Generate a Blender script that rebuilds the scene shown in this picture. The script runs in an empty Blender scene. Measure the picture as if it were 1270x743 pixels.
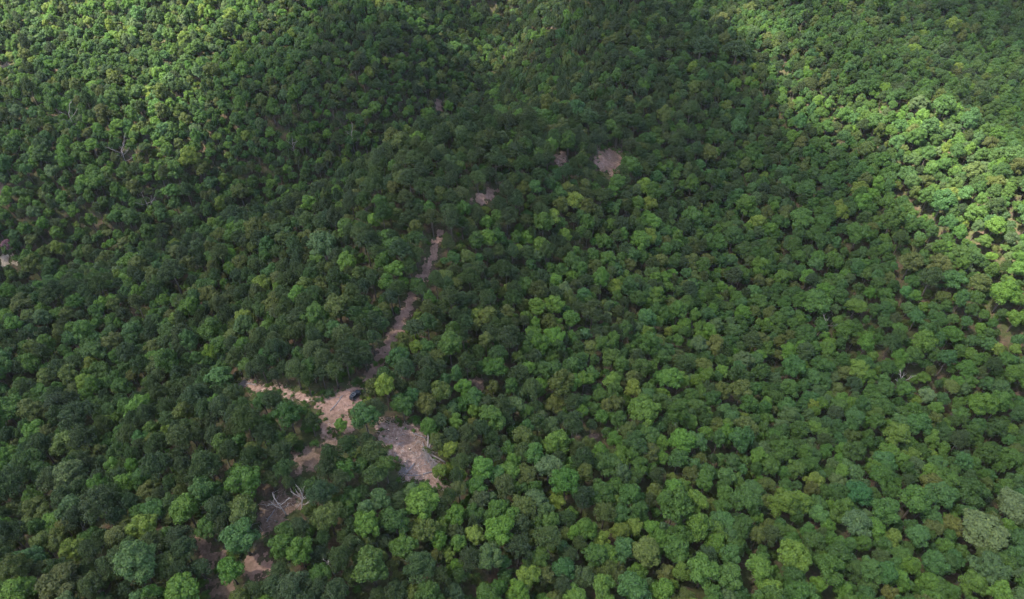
import bpy, math, random
import numpy as np
from mathutils import Vector, Matrix

rng = np.random.default_rng(11)
random.seed(11)
sc = bpy.context.scene
C = sc.collection
PW, PH = 1270.0, 743.0                      # size of the photograph, for reading places off it

# ------------------------------------------------------------------ camera
CAM = np.array([0.0, 0.0, 190.0])
PITCH = math.radians(42.0)
LENS = 24.0
FPX = PW * LENS / 36.0
cam_d = bpy.data.cameras.new('camera')
cam_d.lens = LENS; cam_d.sensor_width = 36; cam_d.clip_end = 20000; cam_d.clip_start = 0.5
cam = bpy.data.objects.new('camera', cam_d); C.objects.link(cam)
cam.location = CAM; cam.rotation_euler = (math.pi/2 - PITCH, 0, 0)
sc.camera = cam
FWD = np.array([0, math.cos(PITCH), -math.sin(PITCH)])
UPV = np.array([0, math.sin(PITCH), math.cos(PITCH)])

def project(P):
    P = np.atleast_2d(P) - CAM
    d = P @ FWD
    d = np.where(d < 1, 1, d)
    return np.stack([PW/2 + FPX*P[:, 0]/d, PH/2 - FPX*(P @ UPV)/d], 1), d

# ------------------------------------------------------------------ terrain
def pdist(x, y, pts):
    best = np.full(np.shape(x), 1e9)
    for (ax, ay), (bx, by) in zip(pts[:-1], pts[1:]):
        dx, dy = bx-ax, by-ay
        t = np.clip(((x-ax)*dx + (y-ay)*dy)/(dx*dx+dy*dy), 0, 1)
        best = np.minimum(best, np.hypot(x-ax-t*dx, y-ay-t*dy))
    return best

def zbase(x, y):
    """the general rise of the mountainside, before its ridges and ravines"""
    t = np.clip((y-190)/380.0, 0, 1)
    return 44*t*t*(3-2*t) + 0.16*np.maximum(0, y-520) - 8

def unproject(u, v, lift=0.0, f=None):
    """where the sight line through photo pixel (u, v) meets the terrain raised by lift metres"""
    f = f or zt
    d = FWD + np.array([1.0, 0, 0])*(u-PW/2)/FPX + UPV*(PH/2-v)/FPX
    d /= np.linalg.norm(d)
    s = np.arange(120, 1500, 1.0)
    P = CAM + s[:, None]*d
    below = P[:, 2] < f(P[:, 0], P[:, 1]) + lift
    i = int(np.argmax(below)) if below.any() else len(s)-1
    lo, hi = s[max(i-1, 0)], s[i]
    for _ in range(12):
        m = (lo+hi)/2; p = CAM + m*d
        if p[2] < f(p[0], p[1]) + lift: hi = m
        else: lo = m
    return CAM + hi*d

def crestline(px): return [tuple(unproject(u, v, 5, zbase)[:2]) for u, v in px]
RIDGE = crestline([(180, 800), (300, 690), (415, 505), (505, 380), (545, 290), (605, 235), (740, 190), (800, 110), (760, 30), (740, -40)])
SHOULDER = crestline([(545, 290), (500, 215), (400, 240), (250, 295), (100, 330), (-120, 385)])
LVALLEY = crestline([(-180, 320), (30, 283), (200, 248), (330, 207), (440, 172), (545, 118), (590, 60), (620, -40)])
RVALLEY = crestline([(840, -40), (870, 90), (915, 230), (990, 385), (1100, 450), (1260, 520), (1420, 580)])
RRIDGE = crestline([(910, -60), (970, 50), (1060, 110), (1170, 170), (1250, 270), (1370, 380)])

def zt(x, y):
    x = np.asarray(x, float); y = np.asarray(y, float)
    z = zbase(x, y)
    z = z + 25*np.exp(-(pdist(x, y, RIDGE)/58)**2)
    z += 19*np.exp(-(pdist(x, y, SHOULDER)/42)**2)
    z -= 50*np.exp(-(pdist(x, y, LVALLEY)/46)**2)
    z -= 24*np.exp(-(pdist(x, y, RVALLEY)/78)**2)
    z += 16*np.exp(-(pdist(x, y, RRIDGE)/55)**2)
    z += 26*np.exp(-((x+280)/150)**2 - ((y-600)/130)**2)
    z += 1.6*np.sin(x/17+1.3*np.sin(y/29)) * np.sin(y/21+0.7) + 2.2*np.sin(x/41-0.6)*np.cos(y/37+x/90)
    return z

# ------------------------------------------------------------------ helpers
def mesh_obj(name, verts, faces, mats, parent=None, matidx=None, smooth=False, link=True, attrs=None):
    me = bpy.data.meshes.new(name)
    me.from_pydata([tuple(v) for v in verts], [], [tuple(f) for f in faces])
    for m in (mats if isinstance(mats, (list, tuple)) else [mats]): me.materials.append(m)
    if matidx is not None: me.polygons.foreach_set('material_index', np.asarray(matidx, np.int32))
    if smooth: me.polygons.foreach_set('use_smooth', np.ones(len(me.polygons), bool))
    for k, (dom, dat) in (attrs or {}).items():
        a = me.attributes.new(k, 'FLOAT', dom); a.data.foreach_set('value', np.asarray(dat, np.float32))
    me.update()
    o = bpy.data.objects.new(name, me)
    if link: C.objects.link(o)
    if parent is not None: o.parent = parent
    return o

def empty(name, loc=(0, 0, 0), rz=0.0):
    o = bpy.data.objects.new(name, None); C.objects.link(o)
    o.empty_display_size = 0.5
    o.location = loc; o.rotation_euler = (0, 0, rz)
    return o

def tag(o, label=None, cat=None, group=None, kind=None):
    if label: o['label'] = label
    if cat: o['category'] = cat
    if group: o['group'] = group
    if kind: o['kind'] = kind
    return o

class MB:
    def __init__(s): s.v = []; s.f = []
    def tube(s, pts, rad, n=6, cap=True):
        pts = [Vector(p) for p in pts]; base = len(s.v); k = len(pts)
        for i, p in enumerate(pts):
            t = (pts[min(i+1, k-1)] - pts[max(i-1, 0)]).normalized()
            a = t.orthogonal().normalized(); b = t.cross(a)
            for j in range(n):
                q = 2*math.pi*j/n
                s.v.append(p + (a*math.cos(q) + b*math.sin(q))*rad[i])
        for i in range(k-1):
            for j in range(n):
                s.f.append((base+i*n+j, base+i*n+(j+1) % n, base+(i+1)*n+(j+1) % n, base+(i+1)*n+j))
        if cap:
            s.f.append(tuple(base+j for j in range(n))[::-1]); s.f.append(tuple(base+(k-1)*n+j for j in range(n)))
        return s
    def loft(s, rings, cap=True):
        base = len(s.v); n = len(rings[0])
        for r in rings: s.v += [Vector(p) for p in r]
        for i in range(len(rings)-1):
            for j in range(n):
                s.f.append((base+i*n+j, base+i*n+(j+1) % n, base+(i+1)*n+(j+1) % n, base+(i+1)*n+j))
        if cap:
            s.f.append(tuple(base+j for j in range(n))[::-1]); s.f.append(tuple(base+(len(rings)-1)*n+j for j in range(n)))
        return s
    def box(s, c, d, bev=0.0):
        cx, cy, cz = c; hx, hy, hz = d[0]/2, d[1]/2, d[2]/2
        def ring(z, i): return [(cx-hx+i, cy-hy+i, z), (cx+hx-i, cy-hy+i, z), (cx+hx-i, cy+hy-i, z), (cx-hx+i, cy+hy-i, z)]
        if bev: return s.loft([ring(cz-hz, bev), ring(cz-hz+bev, 0), ring(cz+hz-bev, 0), ring(cz+hz, bev)])
        return s.loft([ring(cz-hz, 0), ring(cz+hz, 0)])
    def build(s, name, mat, parent=None, smooth=False):
        return mesh_obj(name, s.v, s.f, mat, parent, smooth=smooth)

# ------------------------------------------------------------------ materials
def new_mat(name):
    m = bpy.data.materials.new(name); m.use_nodes = True
    nt = m.node_tree; nt.nodes.clear()
    return m, nt, nt.nodes, nt.links

def mixrgb(nt, a, b, fac, blend='MIX'):
    n = nt.nodes.new('ShaderNodeMix'); n.data_type = 'RGBA'; n.blend_type = blend
    for s, val in ((n.inputs[0], fac), (n.inputs[6], a), (n.inputs[7], b)):
        if hasattr(val, 'is_output'): nt.links.new(val, s)
        else: s.default_value = val if not isinstance(val, tuple) else (*val, 1.0)[:4]
    return n.outputs[2]

def ramp(nt, src, stops):
    r = nt.nodes.new('ShaderNodeValToRGB')
    e = r.color_ramp.elements
    while len(e) < len(stops): e.new(0.5)
    for el, (p, c) in zip(e, stops): el.position = p; el.color = (*c, 1.0)
    nt.links.new(src, r.inputs[0]); return r.outputs[0]

def noise(nt, scale, detail=4, rough=0.6, coord='Object', vec=None):
    n = nt.nodes.new('ShaderNodeTexNoise'); n.inputs['Scale'].default_value = scale
    n.inputs['Detail'].default_value = detail; n.inputs['Roughness'].default_value = rough
    if vec is None:
        t = nt.nodes.new('ShaderNodeTexCoord'); vec = t.outputs[coord]
    nt.links.new(vec, n.inputs['Vector']); return n.outputs['Fac']

def principled(nt, color, rough=0.9, spec=0.2, metal=0.0, bump=None, bdist=0.1):
    p = nt.nodes.new('ShaderNodeBsdfPrincipled'); o = nt.nodes.new('ShaderNodeOutputMaterial')
    if hasattr(color, 'is_output'): nt.links.new(color, p.inputs['Base Color'])
    else: p.inputs['Base Color'].default_value = (*color, 1)
    p.inputs['Roughness'].default_value = rough; p.inputs['Specular IOR Level'].default_value = spec
    p.inputs['Metallic'].default_value = metal
    if bump is not None:
        b = nt.nodes.new('ShaderNodeBump'); b.inputs['Strength'].default_value = 0.7; b.inputs['Distance'].default_value = bdist
        nt.links.new(bump, b.inputs['Height']); nt.links.new(b.outputs[0], p.inputs['Normal'])
    nt.links.new(p.outputs[0], o.inputs['Surface'])
    return p

def leaf_material(name, trans=0.16, rough=0.6, spec=0.14):
    m, nt, N, L = new_mat(name)
    a = N.new('ShaderNodeAttribute'); a.attribute_type = 'INSTANCER'; a.attribute_name = 'tint'
    v = N.new('ShaderNodeAttribute'); v.attribute_type = 'GEOMETRY'; v.attribute_name = 'leafvar'
    # every leaf cluster is a little yellower or bluer, lighter or darker than the next
    cr = ramp(nt, v.outputs['Fac'], [(0.0, (0.62, 0.70, 0.72)), (0.5, (1.0, 1.0, 1.0)), (0.85, (1.15, 1.15, 0.95)), (1.0, (1.4, 1.38, 1.0))])
    col = mixrgb(nt, a.outputs['Color'], cr, 1.0, 'MULTIPLY')
    p = N.new('ShaderNodeBsdfPrincipled'); p.inputs['Roughness'].default_value = rough
    p.inputs['Specular IOR Level'].default_value = spec
    L.new(col, p.inputs['Base Color'])
    t = N.new('ShaderNodeBsdfTranslucent')
    L.new(mixrgb(nt, col, (1.15, 1.25, 0.7), 1.0, 'MULTIPLY'), t.inputs['Color'])
    mx = N.new('ShaderNodeMixShader'); mx.inputs[0].default_value = trans
    L.new(p.outputs[0], mx.inputs[1]); L.new(t.outputs[0], mx.inputs[2])
    o = N.new('ShaderNodeOutputMaterial'); L.new(mx.outputs[0], o.inputs['Surface'])
    return m

M = {}
M['leaf'] = leaf_material('leaf')
M['needle'] = leaf_material('needle', trans=0.12, rough=0.65, spec=0.12)
def simple(name, stops, scale, rough=0.9, spec=0.15, bdist=0.1, detail=5):
    m, nt, N, L = new_mat(name)
    f = noise(nt, scale, detail)
    principled(nt, ramp(nt, f, stops), rough, spec, bump=f, bdist=bdist)
    M[name] = m; return m
simple('bark', [(0.3, (0.05, 0.04, 0.032)), (0.7, (0.14, 0.115, 0.095))], 3.0)
simple('dead_wood', [(0.3, (0.20, 0.18, 0.17)), (0.7, (0.40, 0.37, 0.35))], 2.0)
simple('grey_wood', [(0.3, (0.13, 0.115, 0.115)), (0.7, (0.30, 0.265, 0.26))], 2.0)
simple('stick_wood', [(0.3, (0.15, 0.10, 0.08)), (0.7, (0.36, 0.265, 0.22))], 1.5)
simple('cut_wood', [(0.3, (0.42, 0.30, 0.2)), (0.7, (0.55, 0.42, 0.3))], 4.0)

# forest floor: leaf litter, bare soil patches and moss
m, nt, N, L = new_mat('forest_floor')
big = noise(nt, 0.06, 5); fine = noise(nt, 1.1, 8, 0.7); mid = noise(nt, 0.25, 4)
c1 = ramp(nt, fine, [(0.25, (0.03, 0.021, 0.014)), (0.55, (0.08, 0.056, 0.038)), (0.8, (0.15, 0.105, 0.075))])
c2 = ramp(nt, fine, [(0.3, (0.02, 0.03, 0.01)), (0.75, (0.06, 0.075, 0.025))])
principled(nt, mixrgb(nt, c1, c2, ramp(nt, mid, [(0.38, (0, 0, 0)), (0.55, (.85, .85, .85))])), 0.95, 0.1, bump=fine, bdist=0.25)
M['floor'] = m

def dirt(name, lo, md, hi, scale=0.9, dark=.65):
    m, nt, N, L = new_mat(name)
    f = noise(nt, scale, 8, 0.72); g = noise(nt, 0.16, 4, 0.6)
    a = ramp(nt, f, [(0.33, lo), (0.5, md), (0.68, hi)])
    col = mixrgb(nt, a, (0.11, 0.075, 0.05), ramp(nt, g, [(0.45, (0, 0, 0)), (0.62, (dark, dark, dark))]))
    principled(nt, col, 0.95, 0.1, bump=f, bdist=0.2)
    M[name] = m
dirt('red_dirt', (0.12, 0.075, 0.058), (0.235, 0.145, 0.112), (0.32, 0.21, 0.165))
dirt('slash_dirt', (0.10, 0.062, 0.047), (0.25, 0.16, 0.125), (0.46, 0.335, 0.275), 0.8, .3)
dirt('brown_dirt', (0.065, 0.045, 0.032), (0.145, 0.096, 0.07), (0.24, 0.168, 0.13))
dirt('pale_dirt', (0.20, 0.16, 0.12), (0.30, 0.25, 0.195), (0.40, 0.34, 0.28))

# ------------------------------------------------------------------ ground
def axis(lo, hi, flo, fhi, fine, coarse):
    return np.unique(np.concatenate([np.arange(lo, flo, coarse), np.arange(flo, fhi, fine), np.arange(fhi, hi+1, coarse)]))
gx = axis(-2400, 2400, -600, 600, 4, 40); gy = axis(-900, 3000, -60, 900, 4, 40)
GX, GY = np.meshgrid(gx, gy)
GZ = zt(GX, GY)
nx, ny = len(gx), len(gy)
gv = np.stack([GX.ravel(), GY.ravel(), GZ.ravel()], 1)
ii = (np.arange(ny-1)[:, None]*nx + np.arange(nx-1)[None, :]).ravel()
gf = np.stack([ii, ii+1, ii+nx+1, ii+nx], 1)
ground = mesh_obj('ground', gv.tolist(), gf.tolist(), M['floor'], smooth=True)
tag(ground, 'brown leaf-littered forest floor on the wooded hillside', 'ground', kind='structure')

# ------------------------------------------------------------------ bare places (outlines read off the photograph)
BARE = [  # name, kind of soil, outline in photo pixels, label
 ('dirt_track', 'red_dirt', [(542, 285), (548, 286), (546, 304), (540, 324), (528, 349), (512, 380), (499, 410), (485, 435), (468, 465), (460, 477), (451, 472), (456, 459), (474, 429), (488, 404), (503, 374), (518, 343), (531, 319), (538, 302)], 'narrow reddish dirt track climbing the wooded ridge above the parked vehicle'),
 ('dirt_clearing', 'red_dirt', [(388, 494), (408, 489), (428, 484), (440, 478), (450, 480), (448, 500), (432, 517), (426, 532), (412, 538), (398, 536), (396, 516)], 'pinkish bare dirt opening where the track forks beside the parked vehicle'),
 ('side_track', 'slash_dirt', [(292, 474), (318, 475), (345, 480), (368, 486), (392, 492), (396, 501), (372, 497), (345, 491), (318, 488), (300, 487)], 'short bare side track running left from the fork to grey deadwood'),
 ('log_clearing', 'slash_dirt', [(466, 526), (480, 522), (500, 527), (520, 531), (530, 548), (536, 570), (548, 590), (552, 606), (536, 604), (520, 596), (506, 596), (498, 580), (486, 567), (474, 548)], 'pale open clearing strewn with cut wood, logs along its right edge'),
 ('lower_track', 'red_dirt', [(430, 512), (440, 525), (438, 540), (428, 535), (424, 520)], 'small strip of bare dirt between trees under the vehicle'),
 ('bare_patch', 'brown_dirt', [(368, 566), (384, 556), (394, 566), (388, 580), (372, 582)], 'small brown bare patch in the trees below the fork'),
 ('bare_patch', 'brown_dirt', [(398, 540), (416, 541), (420, 553), (404, 556)], 'reddish bare patch just under the fork opening'),
 ('bare_patch', 'brown_dirt', [(326, 626), (344, 614), (366, 616), (372, 628), (352, 640), (342, 658), (326, 662), (322, 645)], 'brown opening around the two bleached dead trees'),
 ('bare_patch', 'brown_dirt', [(238, 664), (246, 664), (262, 681), (278, 692), (278, 701), (262, 701), (250, 688)], 'brown strip of leaf litter at lower left, left of the round dirt patch'),
 ('bare_patch', 'red_dirt', [(304, 700), (318, 690), (332, 700), (330, 716), (308, 716)], 'round reddish dirt patch near the bottom edge'),
 ('bare_patch', 'brown_dirt', [(264, 722), (288, 722), (288, 738), (266, 738)], 'small brown gap at the bottom edge'),
 ('hilltop_clearing', 'red_dirt', [(742, 190), (756, 184), (770, 188), (770, 206), (762, 216), (748, 214), (738, 200)], 'pink bare opening high on the dark hillside'),
 ('bare_patch', 'slash_dirt', [(688, 192), (700, 191), (700, 202), (690, 203)], 'tiny pink opening left of the hillside clearing'),
 ('bare_patch', 'red_dirt', [(588, 246), (600, 241), (614, 236), (612, 246), (596, 252)], 'slim reddish gap on the ridge above the track'),
 ('bare_patch', 'red_dirt', [(540, 128), (548, 124), (549, 135), (541, 139)], 'tiny red gap in the dark valley trees'),
 ('bare_patch', 'brown_dirt', [(733, 540), (740, 537), (744, 544), (736, 548)], 'brown gap in the canopy right of the log clearing'),
 ('bare_patch', 'brown_dirt', [(582, 470), (596, 470), (598, 479), (584, 480)], 'little brown gap in the canopy right of the track'),
 ('bare_patch', 'pale_dirt', [(-12, 86), (10, 78), (12, 82), (-8, 90)], 'pale bare strip at the far left edge near the top'),
 ('bare_patch', 'pale_dirt', [(4, 320), (13, 319), (16, 324), (8, 327), (-4, 328)], 'pale bare ground at the left edge under the purple trees'),
 ('bare_patch', 'red_dirt', [(-10, 228), (3, 227), (3, 240), (-10, 242)], 'red bare earth at the left edge'),
 ('bare_patch', 'brown_dirt', [(968, 73), (973, 70), (976, 78), (970, 84)], 'pale gap in the sunlit crest of the right hill'),
]
def grown(poly, k):
    cx = sum(a for a, _ in poly)/len(poly); cy = sum(b for _, b in poly)/len(poly)
    return [(cx+(a-cx)*k, cy+(b-cy)*k) for a, b in poly]
BARE = [(n, so_, grown(p, 1.12 if n == 'bare_patch' and max(a for a, _ in p)-min(a for a, _ in p) < 28 else 1.0), l) for n, so_, p, l in BARE]
def inpoly(px, py, poly):
    inside = np.zeros(np.shape(px), bool); n = len(poly)
    for i in range(n):
        x1, y1 = poly[i]; x2, y2 = poly[(i+1) % n]
        c = ((y1 > py) != (y2 > py)) & (px < (x2-x1)*(py-y1)/((y2-y1) if y2 != y1 else 1e-9) + x1)
        inside ^= c
    return inside
def polyedge(x, y, poly):
    return pdist(x, y, poly + [poly[0]])

BAREW = []
for nm, soil, poly, lab in BARE:
    W = [tuple(unproject(u, v)[:2]) for u, v in poly]
    BAREW.append(W)
    a = np.array(W); lo = a.min(0)-4; hi = a.max(0)+4
    st = 0.3
    xs = np.arange(lo[0], hi[0], st); ys = np.arange(lo[1], hi[1], st)
    X, Y = np.meshgrid(xs, ys)
    d = polyedge(X, Y, W); d = np.where(inpoly(X, Y, W), -d, d)
    wob = 0.9*np.sin(X*1.1+Y*0.4)+0.8*np.sin(Y*1.7-X*0.6)+0.5*np.sin(X*2.9+1)+rng.normal(0, .2, X.shape)+.35*np.sin(X*5.3+Y*3.1)+.3*np.sin(Y*6.1-X*4.3)
    keep = d < (0.25 if 'track' in nm else 0.9) + wob*(.6 if 'track' in nm else 1)
    k4 = keep[:-1, :-1] & keep[1:, :-1] & keep[:-1, 1:] & keep[1:, 1:]
    Z = zt(X, Y) + 0.14
    w = len(xs); base = (np.arange(len(ys)-1)[:, None]*w + np.arange(w-1)[None, :])[k4]
    F = np.stack([base, base+1, base+w+1, base+w], 1)
    used, inv = np.unique(F, return_inverse=True)
    V = np.stack([X.ravel(), Y.ravel(), Z.ravel()], 1)[used]
    o = mesh_obj(nm, V.tolist(), inv.reshape(F.shape).tolist(), M[soil], smooth=True)
    tag(o, lab, nm.replace('_', ' '), kind='structure')

# ------------------------------------------------------------------ trees: shapes
def leaf_quads(P, Nrm, half, aspect, r):
    """one small rhombic leaf cluster per point"""
    n = len(P)
    T = np.cross(Nrm, r.normal(size=(n, 3))); T /= np.linalg.norm(T, axis=1)[:, None]+1e-9
    B = np.cross(Nrm, T)
    h = half[:, None]; a = aspect[:, None]
    q = np.stack([P - T*h, P - B*h*a + Nrm*h*.15, P + T*h, P + B*h*a - Nrm*h*.1], 1)
    return q.reshape(-1, 3), np.arange(4*n).reshape(n, 4)

def unit(v): return v/(np.linalg.norm(v, axis=-1, keepdims=True)+1e-9)

def crown_shape(seed, kind):
    r = np.random.default_rng(seed)
    R = 3.6
    if kind == 'pine': Hc, nl, lr, nq = R*2.3, 60, (0.17, 0.29), 5200
    elif kind == 'fine': Hc, nl, lr, nq = R*1.6, 60, (0.17, 0.29), 6500
    elif kind == 'tall': Hc, nl, lr, nq = R*2.6, 44, (0.20, 0.37), 5200
    elif kind == 'bush': Hc, nl, lr, nq = R*1.3, 14, (0.22, 0.42), 1300
    else: Hc, nl, lr, nq = R*2.0, 36, (0.19, 0.37), 5000
    el = 1+r.normal(0, .12, 2)
    cen = []; rad = []
    for i in range(nl):
        z = r.uniform(-0.55, 1.0) if i else 1.0
        ph = 2*math.pi*(i*0.618+r.uniform(-.12, .12))
        prof = math.sqrt(max(0, 1-z*z)) if kind != 'pine' else min(1.0, 0.95*(1-z)**0.6+0.08)
        k = r.uniform(0.42, 0.92)
        l = R*r.uniform(*lr)
        if kind == 'pine': l *= 1.15-0.35*max(0, z)
        cen.append((k*prof*R*math.cos(ph)*el[0], k*prof*R*math.sin(ph)*el[1], z*Hc/2*0.76*r.uniform(.75, 1.12)))
        rad.append(l)
    cen = np.array(cen); rad = np.array(rad)
    w = rad**2/np.sum(rad**2)
    Ps, Ns = [], []
    for i in range(nl):
        n = int(nq*w[i]*1.5)
        u = unit(r.normal(size=(n, 3))); u[:, 2] = np.where(u[:, 2] < -0.35, -u[:, 2], u[:, 2])
        # small bumps so that a lobe is not a ball
        bump = 1 + 0.13*np.sin(5*u[:, 0]+i)*np.sin(6*u[:, 1]+2*i) + 0.08*np.sin(9*u[:, 2]+i)
        p = cen[i] + u*rad[i]*(bump*r.uniform(0.80, 1.06, n))[:, None]
        ins = np.zeros(n, bool)
        for j in range(nl):
            if j != i: ins |= np.linalg.norm(p-cen[j], axis=1) < rad[j]*0.74
        p, u = p[~ins], u[~ins]
        Ps.append(p); Ns.append(unit(u + 0.5*r.normal(size=u.shape) + np.array([0, 0, .25])))
    P = np.concatenate(Ps); Nn = np.concatenate(Ns)
    n = len(P)
    if kind == 'pine': half = r.uniform(0.13, 0.30, n); asp = r.uniform(0.25, 0.55, n); Nn = unit(Nn + 0.5*r.normal(size=Nn.shape))
    elif kind == 'fine': half = r.uniform(0.12, 0.26, n); asp = r.uniform(0.5, 0.9, n)
    else: half = r.uniform(0.12, 0.29, n); asp = r.uniform(0.5, 0.95, n)
    # inner foliage that closes the crown
    m = 420 if kind != 'bush' else 120
    u = unit(r.normal(size=(m, 3)))
    Pi = u*np.array([R*.52, R*.52, Hc*.28])*r.uniform(.6, 1, (m, 1))
    if kind == 'pine': Pi[:, :2] *= np.clip(0.95-Pi[:, 2:3]/(Hc*.5), .15, 1.1)
    P = np.concatenate([P, Pi]); Nn = np.concatenate([Nn, unit(u+.4*r.normal(size=u.shape))])
    half = np.concatenate([half, r.uniform(.35, .6, m)]); asp = np.concatenate([asp, r.uniform(.6, 1, m)])
    V, F = leaf_quads(P, Nn, half, asp, r)
    lv = np.clip(r.normal(0.5, 0.19, len(P)), 0, 1)
    clump = np.sin(P[:, 0]*1.7+seed)*np.sin(P[:, 1]*1.9)*np.sin(P[:, 2]*1.5+seed*2)
    lv = np.clip(lv + 0.16*clump, 0, 1)
    return V, F, lv, R, Hc

def trunk_shape(seed, top, crown_mid, R, r0=0.22):
    r = random.Random(seed); b = MB()
    lean = Vector((r.uniform(-.5, .5), r.uniform(-.5, .5), 0))
    pts = [lean*(t*t)+Vector((0, 0, t*top)) for t in (-.05, 0.15, .4, .65, .85, 1)]
    b.tube(pts, [r0*1.5, r0*1.05, r0*.85, r0*.6, r0*.35, .05], 7)
    for i in range(6):
        t = r.uniform(.42, .8); a = i*2.4+r.uniform(-.4, .4)
        p = lean*(t*t)+Vector((0, 0, t*top)); L_ = R*r.uniform(.55, .85)
        q = p+Vector((math.cos(a)*L_, math.sin(a)*L_, L_*r.uniform(.4, .9)))
        md = (p+q)/2+Vector((0, 0, -.15*L_))
        b.tube([p, md, q], [r0*.45, r0*.3, .03], 5)
    return b

VAR = {}     # kind -> list of dict(crown mesh, trunk mesh, joined mesh, R, H)
SPEC = [('round', 10), ('tall', 6), ('fine', 4), ('pine', 8), ('bush', 3)]
HT = {'round': 11.5, 'tall': 14.0, 'fine': 11.5, 'pine': 14.5, 'bush': 4.6}
src = bpy.data.collections.new('tree_sources')       # not linked to the scene: only instanced
SRC_INDEX = {}
cnt = 0
for kind, n in SPEC:
    VAR[kind] = []
    for k in range(n):
        V, F, lv, R, Hc = crown_shape(100*len(kind)+17*k+ord(kind[0]), kind)
        H = HT[kind]; V = V + np.array([0, 0, H-Hc/2])
        mat = M['needle'] if kind == 'pine' else M['leaf']
        cr = mesh_obj('crown_source', V.tolist(), F.tolist(), mat, link=False, attrs={'leafvar': ('FACE', lv)})
        tb = trunk_shape(k+5, H-0.4*R if kind != 'bush' else 3.2, H-Hc/2, R, 0.24 if kind != 'bush' else .1)
        tr = mesh_obj('trunk_source', tb.v, tb.f, M['bark'], link=False, smooth=True)
        nv = len(V)
        jv = V.tolist()+[tuple(v) for v in tb.v]; jf = F.tolist()+[tuple(i+nv for i in f) for f in tb.f]
        jo = mesh_obj('tree_source.%03d' % cnt, jv, jf, [mat, M['bark']], link=False,
                      matidx=[0]*len(F)+[1]*len(tb.f), attrs={'leafvar': ('FACE', np.concatenate([lv, np.full(len(tb.f), .5)]))})
        src.objects.link(jo)
        VAR[kind].append(dict(crown=cr.data, trunk=tr.data, R=R, H=H, Hc=Hc, idx=cnt))
        cnt += 1

# ------------------------------------------------------------------ trees: colours (leaf reflectance) and species
COL = {
 'mid green':        (0.054, 0.094, 0.024),
 'deep green':       (0.042, 0.074, 0.022),
 'bright green':     (0.074, 0.126, 0.026),
 'yellow green':     (0.108, 0.140, 0.030),
 'blue green':       (0.050, 0.092, 0.033),
 'olive':            (0.072, 0.085, 0.027),
 'brownish olive':   (0.072, 0.084, 0.029),
 'pale grey green':  (0.084, 0.112, 0.052),
 'dull grey green':  (0.064, 0.094, 0.042),
 'dark grey':        (0.040, 0.057, 0.028),
 'dark green':       (0.042, 0.064, 0.025),
 'olive grey':       (0.053, 0.070, 0.029),
}
BROAD = ['mid green', 'deep green', 'bright green', 'yellow green', 'blue green', 'olive', 'brownish olive', 'pale grey green', 'dull grey green']
PINE = ['dark grey', 'dark green', 'olive grey']

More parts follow.
